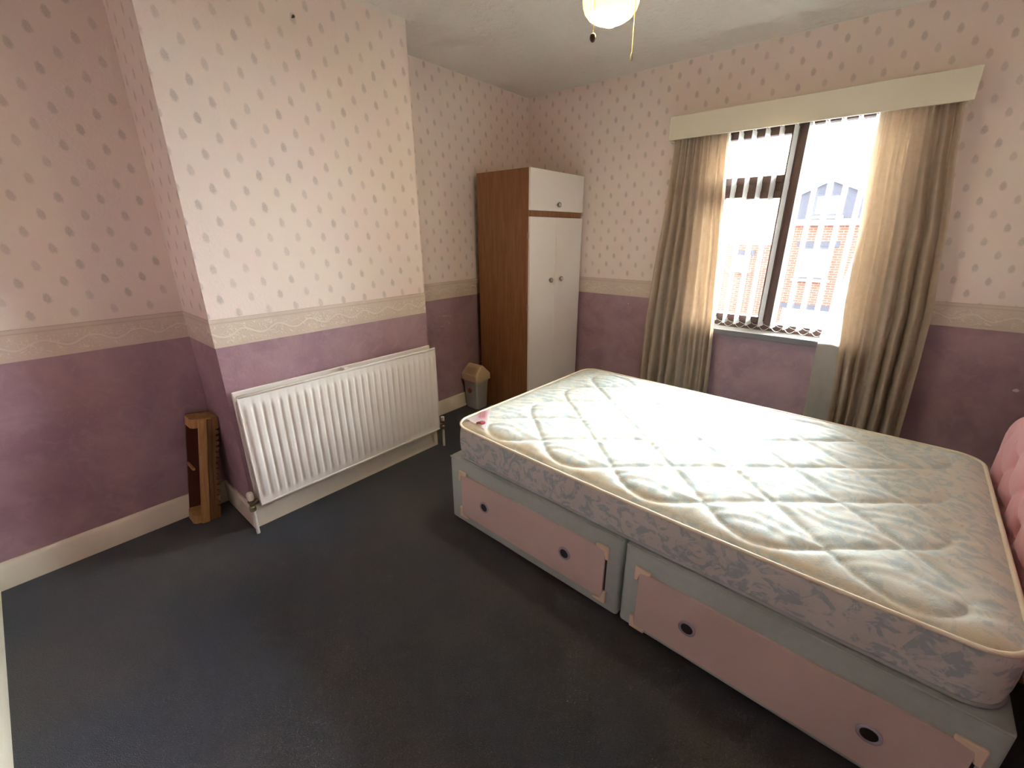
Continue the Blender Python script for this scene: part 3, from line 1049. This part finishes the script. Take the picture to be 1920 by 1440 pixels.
hb_buttons = []
for row, z in enumerate((0.535, 0.643, 0.751, 0.85)):
    off = 0.0 if row % 2 == 0 else 0.095
    y = HW - 0.165 - off
    while y > 0.10:
        if htop(y) - z > 0.055:
            hb_buttons.append((y, z))
        y -= 0.19
bm = bmesh.new()
NU, NV = 118, 66
HZ0 = 0.41
P_, Q_ = 0.19, 0.216
grid = []
for j in range(NV + 1):
    row = []
    for i in range(NU + 1):
        y = HW * i / NU
        zt = htop(y)
        z = HZ0 + (zt - HZ0) * j / NV
        e_ = min(y, HW - y, zt - z, z - HZ0 + 0.03)
        roll = 0.030 * (1 - math.sqrt(max(0.0, 1 - (1 - min(1, max(0, e_) / 0.045)) ** 2)))
        # diamond creases between buttons
        a = (y - (HW - 0.165)) / P_ + (z - 0.535) / Q_
        b = (y - (HW - 0.165)) / P_ - (z - 0.535) / Q_
        da, db = abs(a - round(a)), abs(b - round(b))
        fade = min(1.0, max(0.0, (e_ - 0.02) / 0.05))
        cre = 0.006 * math.exp(-min(da, db) / 0.06) * fade
        dmin = min([math.hypot(y - by, z - bz) for by, bz in hb_buttons])
        dim = 0.034 * math.exp(-(dmin / 0.024) ** 1.25)
        row.append(bm.verts.new((HX + roll + cre + dim, hy0 + y, z)))
    grid.append(row)
for a, b in zip(grid, grid[1:]):
    for i in range(NU):
        bm.faces.new((a[i], a[i + 1], b[i + 1], b[i]))
# back and rim
bound = [grid[0][i] for i in range(NU + 1)] + [grid[j][NU] for j in range(1, NV + 1)] + [grid[NV][i] for i in range(NU - 1, -1, -1)] + [grid[j][0] for j in range(NV - 1, 0, -1)]
backv = [bm.verts.new((HX + 0.075, v.co.y, v.co.z)) for v in bound]
n = len(bound)
for i in range(n):
    bm.faces.new((bound[i], bound[(i + 1) % n], backv[(i + 1) % n], backv[i]))
bm.faces.new(backv)
hb = to_obj('headboard', bm, M['head_pink'], bed, sharp=70)
sub(hb, 'dusty pink deep-buttoned padded headboard with scalloped top')
for y, z in hb_buttons:
    to_obj('button', lathe(bmesh.new(), [(0.0, -0.006), (0.006, -0.005), (0.0105, 0.0), (0.0105, 0.004), (0.0, 0.006)], 14, 'x', (HX + 0.032, hy0 + y, z)), M['head_button'], hb)
for y in (0.28, 0.90):
    to_obj('headboard_strut', bx((1.8345, y - 0.035, 0.12), (1.852, y + 0.035, 0.374), 0.002), M['pine_dark'], bed)
    to_obj('headboard_strut_block', bx((1.8525, y - 0.035, 0.32), (HX + 0.06, y + 0.035, 0.4095), 0.002), M['pine_dark'], bed)

# ------------------------------------------------------------------ mattress
mt = thing('mattress', 'quilted blue-grey and white damask mattress lying bare on the divan', 'mattress', BO, (0, 0, BTH))
MX0, MX1, MY0, MY1 = 0.028, 1.814, 0.012, 1.160
MZ0, MZE, MZT, MR = 0.381, 0.545, 0.563, 0.085


def edge_sag(x, y):
    s = math.sin(math.pi * min(1, max(0, (x - MX0) / (MX1 - MX0)))) ** 0.7
    near = max(0.0, 1 - (y - MY0) / 0.5)
    return -0.020 * s * near


# quilting stitch lines: diamonds that turn back in rounded loops at the border
def quilt_lines():
    qx0, qy0, hx, hy = 1.205 - BO[0], -1.975 - BO[1], 0.1655, 0.1425
    NX, NY = 10, 8
    cs_, sn = math.cos(-BTH * 0.3), math.sin(-BTH * 0.3)

    def V(i, j):
        return np.array((qx0 + hx * i, qy0 + hy * j))
    lines = []
    seen = set()
    pts_ = [(i, j) for i in range(NX + 1) for j in range(NY + 1) if (i + j) % 2 == 1]
    for (i, j) in pts_:
        for di, dj in ((1, 1), (1, -1)):
            a, b = (i, j), (i + di, j + dj)
            if not (0 <= b[0] <= NX and 0 <= b[1] <= NY):
                continue
            A, B = V(*a), V(*b)
            ba = a[0] in (0, NX) or a[1] in (0, NY)
            bb = b[0] in (0, NX) or b[1] in (0, NY)
            ta = 0.5 if (ba and bb) else 0.8
            s0 = A + (B - A) * ta if ba else A
            s1 = B + (A - B) * ta if bb else B
            lines.append((s0, s1))
    for (i, j) in pts_:
        if i in (0, NX) or j in (0, NY):
            nb = []
            for di in (-1, 1):
                for dj in (-1, 1):
                    a = (i + di, j + dj)
                    if 0 <= a[0] <= NX and 0 <= a[1] <= NY:
                        b2 = a[0] in (0, NX) or a[1] in (0, NY)
                        nb.append(V(i, j) + (V(*a) - V(i, j)) * (0.5 if b2 else 0.8))
            if len(nb) == 2:
                P0, P1, P2 = nb[0], V(i, j), nb[1]
                prev = P0
                for k_ in range(1, 9):
                    t_ = k_ / 8
                    q = (1 - t_) ** 2 * P0 + 2 * t_ * (1 - t_) * P1 + t_ ** 2 * P2
                    lines.append((prev, q))
                    prev = q
    return lines


QL = quilt_lines()
QA = np.array([l[0] for l in QL])
QB = np.array([l[1] for l in QL])
NXM, NYM = 250, 160
gx = np.linspace(MX0, MX1, NXM + 1)
gy = np.linspace(MY0, MY1, NYM + 1)
XX, YY = np.meshgrid(gx, gy, indexing='ij')
# round the corners in plan
ddx = np.maximum(np.maximum(MX0 + MR - XX, XX - (MX1 - MR)), 0)
ddy = np.maximum(np.maximum(MY0 + MR - YY, YY - (MY1 - MR)), 0)
hyp = np.hypot(ddx, ddy)
mx_ = np.maximum(ddx, ddy)
sc_ = np.where(hyp > 1e-9, mx_ / np.maximum(hyp, 1e-9), 1.0)
PXX = np.where(XX < (MX0 + MX1) / 2, MX0 + MR - ddx * sc_, MX1 - MR + ddx * sc_)
PYY = np.where(YY < (MY0 + MY1) / 2, MY0 + MR - ddy * sc_, MY1 - MR + ddy * sc_)
PXX = np.where(ddx > 0, PXX, XX)
PYY = np.where(ddy > 0, PYY, YY)
edge_d = np.minimum(np.minimum(XX - MX0, MX1 - XX), np.minimum(YY - MY0, MY1 - YY))
pt = np.stack([PXX.ravel(), PYY.ravel()], 1)
dist = np.full(len(pt), 9.0)
for a, b in zip(QA, QB):
    ab = b - a
    L2 = ab @ ab
    if L2 < 1e-12:
        continue
    t_ = np.clip(((pt - a) @ ab) / L2, 0, 1)
    d_ = np.hypot(*(pt - a - t_[:, None] * ab).T)
    dist = np.minimum(dist, d_)
dist = dist.reshape(XX.shape)
rise = 1 - np.exp(-edge_d / 0.035)
pil = 1 - np.exp(-dist / 0.014)
wob = 0.0018 * np.sin(37 * XX + 5 * np.sin(23 * YY)) * np.sin(41 * YY + 4 * np.sin(19 * XX))
inside = np.clip(edge_d / 0.05, 0, 1)
ZZ = MZE + (MZT - MZE) * rise + 0.010 * (pil - 0.8) * inside + wob * inside
sagv = np.vectorize(edge_sag)(PXX, PYY)
ZZ = ZZ + sagv * np.exp(-edge_d / 0.10)


def mtop(x, y):
    i = int(round((x - MX0) / (MX1 - MX0) * NXM))
    j = int(round((y - MY0) / (MY1 - MY0) * NYM))
    i, j = min(max(i, 0), NXM), min(max(j, 0), NYM)
    return float(ZZ[i, j])


def pydata(name, verts, faces, mat, parent, sharp=50):
    me = bpy.data.meshes.new(name)
    me.from_pydata(verts, [], faces)
    me.update()
    for p in me.polygons:
        p.use_smooth = True
    me.set_sharp_from_angle(angle=R(sharp))
    me.materials.append(mat)
    o = bpy.data.objects.new(name, me)
    COL.objects.link(o)
    o.parent = parent
    return o


vid = lambda i, j: i * (NYM + 1) + j
verts = list(map(tuple, np.stack([PXX.ravel(), PYY.ravel(), ZZ.ravel()], 1)))
faces = [(vid(i, j), vid(i + 1, j), vid(i + 1, j + 1), vid(i, j + 1)) for i in range(NXM) for j in range(NYM)]
pydata('quilted_top', verts, faces, M['mattress_top'], mt, 70)
loop = [(i, 0) for i in range(NXM)] + [(NXM, j) for j in range(NYM)] + [(i, NYM) for i in range(NXM, 0, -1)] + [(0, j) for j in range(NYM, 0, -1)]
lp = [(float(PXX[i, j]), float(PYY[i, j]), float(ZZ[i, j])) for i, j in loop]
N = len(lp)
cen = ((MX0 + MX1) / 2, (MY0 + MY1) / 2)
nrm = []
for i in range(N):
    a, b = lp[i - 1], lp[(i + 1) % N]
    tx, ty = b[0] - a[0], b[1] - a[1]
    l_ = math.hypot(tx, ty) or 1
    nrm.append((ty / l_, -tx / l_))
sv, sf = [], []
prof = [(0.0, 0.0), (0.10, 0.004), (0.3, 0.008), (0.5, 0.009), (0.7, 0.008), (0.9, 0.003), (1.0, -0.002)]
for t_, bulge in prof:
    for i in range(N):
        x, y, z = lp[i]
        zz_ = z + (MZ0 - z) * t_
        wv = 0.0015 * math.sin(i * 0.31) * math.sin(math.pi * t_)
        sv.append((x + nrm[i][0] * (bulge + wv), y + nrm[i][1] * (bulge + wv), zz_))
for k_ in range(len(prof) - 1):
    for i in range(N):
        a, b = k_ * N + i, k_ * N + (i + 1) % N
        sf.append((a, a + N, b + N, b))
sf.append(tuple((len(prof) - 1) * N + i for i in range(N)))
pydata('side_band', sv, sf, M['mattress_side'], mt, 60)
step = [lp[i] for i in range(0, N, 3)]
stn = [nrm[i] for i in range(0, N, 3)]
to_obj('top_piping', closed_tube(bmesh.new(), [(p[0] + n_[0] * 0.003, p[1] + n_[1] * 0.003, p[2] + 0.001) for p, n_ in zip(step, stn)], 0.0062, 10), M['piping'], mt, sharp=80)
to_obj('bottom_piping', closed_tube(bmesh.new(), [(p[0] + n_[0] * 0.002, p[1] + n_[1] * 0.002, MZ0 + 0.010) for p, n_ in zip(step, stn)], 0.0065, 8), M['piping_grey'], mt, sharp=80)


# maker's satin corner label (bed-local coordinates)
def patch(name, corners, lift, mat, parent, nu=8, nv=8):
    c = [np.array((x - BO[0], y - BO[1])) for x, y in corners]
    bm = bmesh.new()
    rows = []
    for i in range(nu + 1):
        r_ = []
        for j in range(nv + 1):
            a, b = i / nu, j / nv
            p = (1 - a) * (1 - b) * c[0] + a * (1 - b) * c[1] + a * b * c[2] + (1 - a) * b * c[3]
            r_.append(bm.verts.new((p[0], p[1], mtop(*p) + lift)))
        rows.append(r_)
    for a, b in zip(rows, rows[1:]):
        for j in range(nv):
            bm.faces.new((a[j], b[j], b[j + 1], a[j + 1]))
    bmesh.ops.solidify(bm, geom=bm.faces[:], thickness=0.0006)
    return to_obj(name, bm, mat, parent, sharp=80)


lb = patch('corner_label', [(1.150, -1.905), (1.130, -1.765), (1.145, -1.735), (1.285, -1.915)], 0.0022, M['lab_white'], mt)
sub(lb, 'white and pink satin label sewn across the foot corner')
patch('label_band', [(1.108, -1.792), (1.142, -1.762), (1.226, -1.848), (1.192, -1.878)], 0.0030, M['lab_pale'], lb)
patch('label_panel', [(1.121, -1.792), (1.142, -1.773), (1.211, -1.846), (1.190, -1.865)], 0.0038, M['lab_pink'], lb)
for k_ in range(6):
    t_ = (k_ + 0.8) / 6.6
    cx = 1.1315 + (1.2005 - 1.1315) * t_
    cy = -1.7825 + (-1.8555 + 1.7825) * t_
    patch('label_lettering', [(cx - 0.007, cy - 0.004), (cx - 0.001, cy + 0.003), (cx + 0.0035, cy - 0.0015), (cx - 0.0025, cy - 0.0085)], 0.0044, M['lab_pale'], lb, 2, 2)
bm = bmesh.new()
poly = []
for i in range(24):
    a = 2 * math.pi * i / 24
    rx = 0.021 * math.cos(a)
    ry = 0.0125 * math.sin(a) * (1.15 if math.cos(a) > 0 else 0.75)
    poly.append((rx, ry))
ca, sa = math.cos(R(40)), math.sin(R(40))
pl3 = []
for a, b in poly:
    x = 1.232 - BO[0] + a * ca - b * sa
    y = -1.893 - BO[1] + a * sa + b * ca
    pl3.append((x, y))
top_ = [bm.verts.new((x, y, mtop(x, y) + 0.0058)) for x, y in pl3]
bot_ = [bm.verts.new((x, y, mtop(x, y) + 0.0034)) for x, y in pl3]
ctr = bm.verts.new((1.232 - BO[0], -1.893 - BO[1], mtop(1.232 - BO[0], -1.893 - BO[1]) + 0.007))
for i in range(24):
    bm.faces.new((top_[i], top_[(i + 1) % 24], ctr))
    bm.faces.new((bot_[i], bot_[(i + 1) % 24], top_[(i + 1) % 24], top_[i]))
to_obj('label_emblem', bm, M['lab_red'], lb)
sub(to_obj('vent_tab', bx((0.016, 0.075, 0.518), (0.027, 0.083, 0.521), 0.0005), M['piping'], mt), 'loose cream thread tab at the foot corner')

# ------------------------------------------------------------------ ceiling light with pull cords
LP = (1.604, -1.596, 2.035)
cl_ = thing('ceiling_light', 'lit glass bowl ceiling light with two pull cords', 'ceiling light', LP)
to_obj('glass_bowl', lathe(bmesh.new(), [(0.0, 0.0), (0.010, 0.001), (0.020, 0.005), (0.034, 0.012), (0.055, 0.020), (0.074, 0.031), (0.086, 0.045), (0.092, 0.062), (0.094, 0.080), (0.092, 0.100), (0.084, 0.118), (0.078, 0.124)], 40), M['bowl'], cl_)
to_obj('fitter', lathe(bmesh.new(), [(0.0, 0.1245), (0.080, 0.1245), (0.084, 0.128), (0.084, 0.150), (0.070, 0.160), (0.0, 0.160)], 36), M['gold_chain'], cl_)
to_obj('housing', lathe(bmesh.new(), [(0.0, 0.1605), (0.075, 0.1605), (0.125, 0.185), (0.140, 0.215), (0.140, 0.265), (0.120, 0.295), (0.06, 0.31), (0.0, 0.31)], 40), M['fan_white'], cl_)
to_obj('ceiling_canopy', lathe(bmesh.new(), [(0.0, 0.3105), (0.05, 0.3105), (0.075, 0.345), (0.08, H - LP[2] - 0.0005), (0.0, H - LP[2] - 0.0005)], 36), M['fan_white'], cl_)


def bead_chain(bm, x, y, z0, z1, r=0.0017, pitch_=0.0052):
    n_ = int((z1 - z0) / pitch_)
    for i in range(n_):
        z = z0 + (i + 0.5) * (z1 - z0) / n_
        bmesh.ops.create_icosphere(bm, subdivisions=1, radius=r, matrix=Matrix.Translation((x, y, z)))
    tube(bm, [(x, y, z0), (x, y, z1)], r * 0.6, 5)
    return bm


for off, zb, kind in ((-0.0665, -0.055, 0), (0.0655, -0.108, 1)):
    x, y = off * _r.x - 0.0 * _f.x, off * _r.y
    # hangs from the fitter rim, just clear of the glass on the camera side
    hx_, hy_ = -_f.x, -_f.y
    ln = math.hypot(hx_, hy_)
    x += 0.072 * hx_ / ln
    y += 0.072 * hy_ / ln
    c_ = to_obj('pull_cord', bead_chain(bmesh.new(), x, y, zb + 0.01, 0.132), M['gold_chain'], cl_)
    arm = tube(bmesh.new(), [(x * 0.80, y * 0.80, 0.138), (x, y, 0.134)], 0.003, 8)
    to_obj('cord_outlet', arm, M['gold_chain'], c_)
    if kind == 0:
        to_obj('cord_fob', lathe(bmesh.new(), [(0.0, -0.012), (0.005, -0.011), (0.0095, -0.004), (0.010, 0.002), (0.008, 0.009), (0.003, 0.013), (0.0, 0.013)], 16, 'z', (x, y, zb)), M['fob'], c_)
    else:
        to_obj('cord_fob', lathe(bmesh.new(), [(0.0, -0.010), (0.003, -0.010), (0.0042, -0.004), (0.0042, 0.004), (0.0025, 0.012), (0.0, 0.012)], 12, 'z', (x, y, zb)), M['brass'], c_)

# ------------------------------------------------------------------ outside: the houses across the street
GZ = -2.75
structure(to_obj('ground_street', bx((-30, WT + 0.05, GZ - 0.2), (30, 40, GZ)), M['tarmac']), 'grey street surface below the window', 'street')


def house_window(parent, x0, x1, z0, z1, y, fmat, mull=1, sillm=None):
    w_ = 0.06
    bm = bmesh.new()
    box(bm, (x0, y - 0.04, z0), (x0 + w_, y + 0.02, z1))
    box(bm, (x1 - w_, y - 0.04, z0), (x1, y + 0.02, z1))
    box(bm, (x0 + w_, y - 0.04, z0), (x1 - w_, y + 0.02, z0 + w_))
    box(bm, (x0 + w_, y - 0.04, z1 - w_), (x1 - w_, y + 0.02, z1))
    for i in range(mull):
        xm = x0 + (x1 - x0) * (i + 1) / (mull + 1)
        box(bm, (xm - w_ / 2, y - 0.04, z0 + w_), (xm + w_ / 2, y + 0.02, z1 - w_))
    f_ = to_obj('window', bm, fmat, parent)
    to_obj('pane', bx((x0 + w_, y - 0.01, z0 + w_), (x1 - w_, y + 0.01, z1 - w_)), M['pane_ext'], f_)
    to_obj('window_sill', bx((x0 - 0.08, y - 0.12, z0 - 0.07), (x1 + 0.08, y + 0.01, z0 - 0.001)), M['upvc'], parent)


HY = 14.0


def house(label, x0, x1, brick_top, eaves, gable, wins):
    h_ = thing('terraced_house', label, 'house', (0, 0, 0))
    h_.location = ((x0 + x1) / 2, HY, GZ)
    ox, oy, oz = h_.location

    def B(a, b, bev=0.0):
        return bx((a[0] - ox, a[1] - oy, a[2] - oz), (b[0] - ox, b[1] - oy, b[2] - oz), bev)
    to_obj('brick_wall', B((x0, HY, GZ), (x1, HY + 6, brick_top)), M['brick'], h_)
    if eaves > brick_top + 0.05:
        to_obj('rendered_wall', B((x0, HY + 0.01, brick_top), (x1, HY + 6, eaves)), M['render'], h_)
    to_obj('fascia', B((x0, HY - 0.22, eaves - 0.02), (x1, HY + 0.1, eaves + 0.13)), M['upvc'], h_)
    bm = bmesh.new()
    prism(bm, [(-0.30, eaves + 0.131 - oz), (3.0, eaves + 1.5 - oz), (6.3, eaves + 0.131 - oz)], x0 - ox, x1 - ox, 'yz')
    to_obj('roof', bm, M['roof'], h_)
    for (a, b, c_, d_, fm, ml) in wins:
        house_window(h_, a - ox, b - ox, c_ - oz, d_ - oz, -0.03, fm, ml)
        to_obj('lintel', B((a - 0.12, HY - 0.03, d_ + 0.001), (b + 0.12, HY + 0.02, d_ + 0.17)), M['soldier'], h_)
    if gable:
        gx0, gx1, gb, ge, ga = gable
        gm = (gx0 + gx1) / 2 - 0.05
        bm = prism(bmesh.new(), [(gx0 - ox, gb - oz), (gx1 - ox, gb - oz), (gx1 - ox, ge - oz), (gm - ox, ga - oz), (gx0 - ox, ge - oz)], -0.24, 2.0, 'xz')
        to_obj('gable_dormer', bm, M['tilehung'], h_)
        for s_, e_ in (((gx0 - 0.12, ge - 0.08), (gm, ga)), ((gx1 + 0.12, ge - 0.08), (gm, ga))):
            bm = prism(bmesh.new(), [(s_[0] - ox, s_[1] - oz), (e_[0] - ox, e_[1] - oz), (e_[0] - ox, e_[1] + 0.10 - oz), (s_[0] - ox, s_[1] + 0.10 - oz)], -0.34, 2.0, 'xz')
            to_obj('bargeboard', bm, M['upvc'], h_)
        wa = gm - 0.35 + 0.02
        house_window(h_, wa - ox, wa + 0.72 - ox, 1.84 - oz, 2.46 - oz, -0.25, M['frame_ext'], 0)
    return h_


house('brick house with slate-hung gable dormer seen through the wider window pane', -0.35, 7.5, 1.59, 1.60, (-0.08, 1.56, 1.735, 2.48, 2.82),
      [(0.21, 1.10, -0.06, 0.93, M['frame_ext'], 1), (0.05, 1.9, -2.1, -1.05, M['upvc'], 2), (3.0, 4.2, -0.06, 0.93, M['frame_ext'], 1), (3.0, 4.6, -2.1, -1.05, M['upvc'], 2)])
house('brick house with pale rendered upper floor seen through the opening casement', -8.5, -0.36, 0.98, 1.55, None,
      [(-3.9, -2.7, -0.1, 0.80, M['upvc'], 1), (-1.75, -1.2, 0.12, 0.62, M['upvc'], 0), (-6.3, -5.1, -0.1, 0.80, M['upvc'], 1), (-4.2, -2.6, -2.1, -1.05, M['upvc'], 2)])
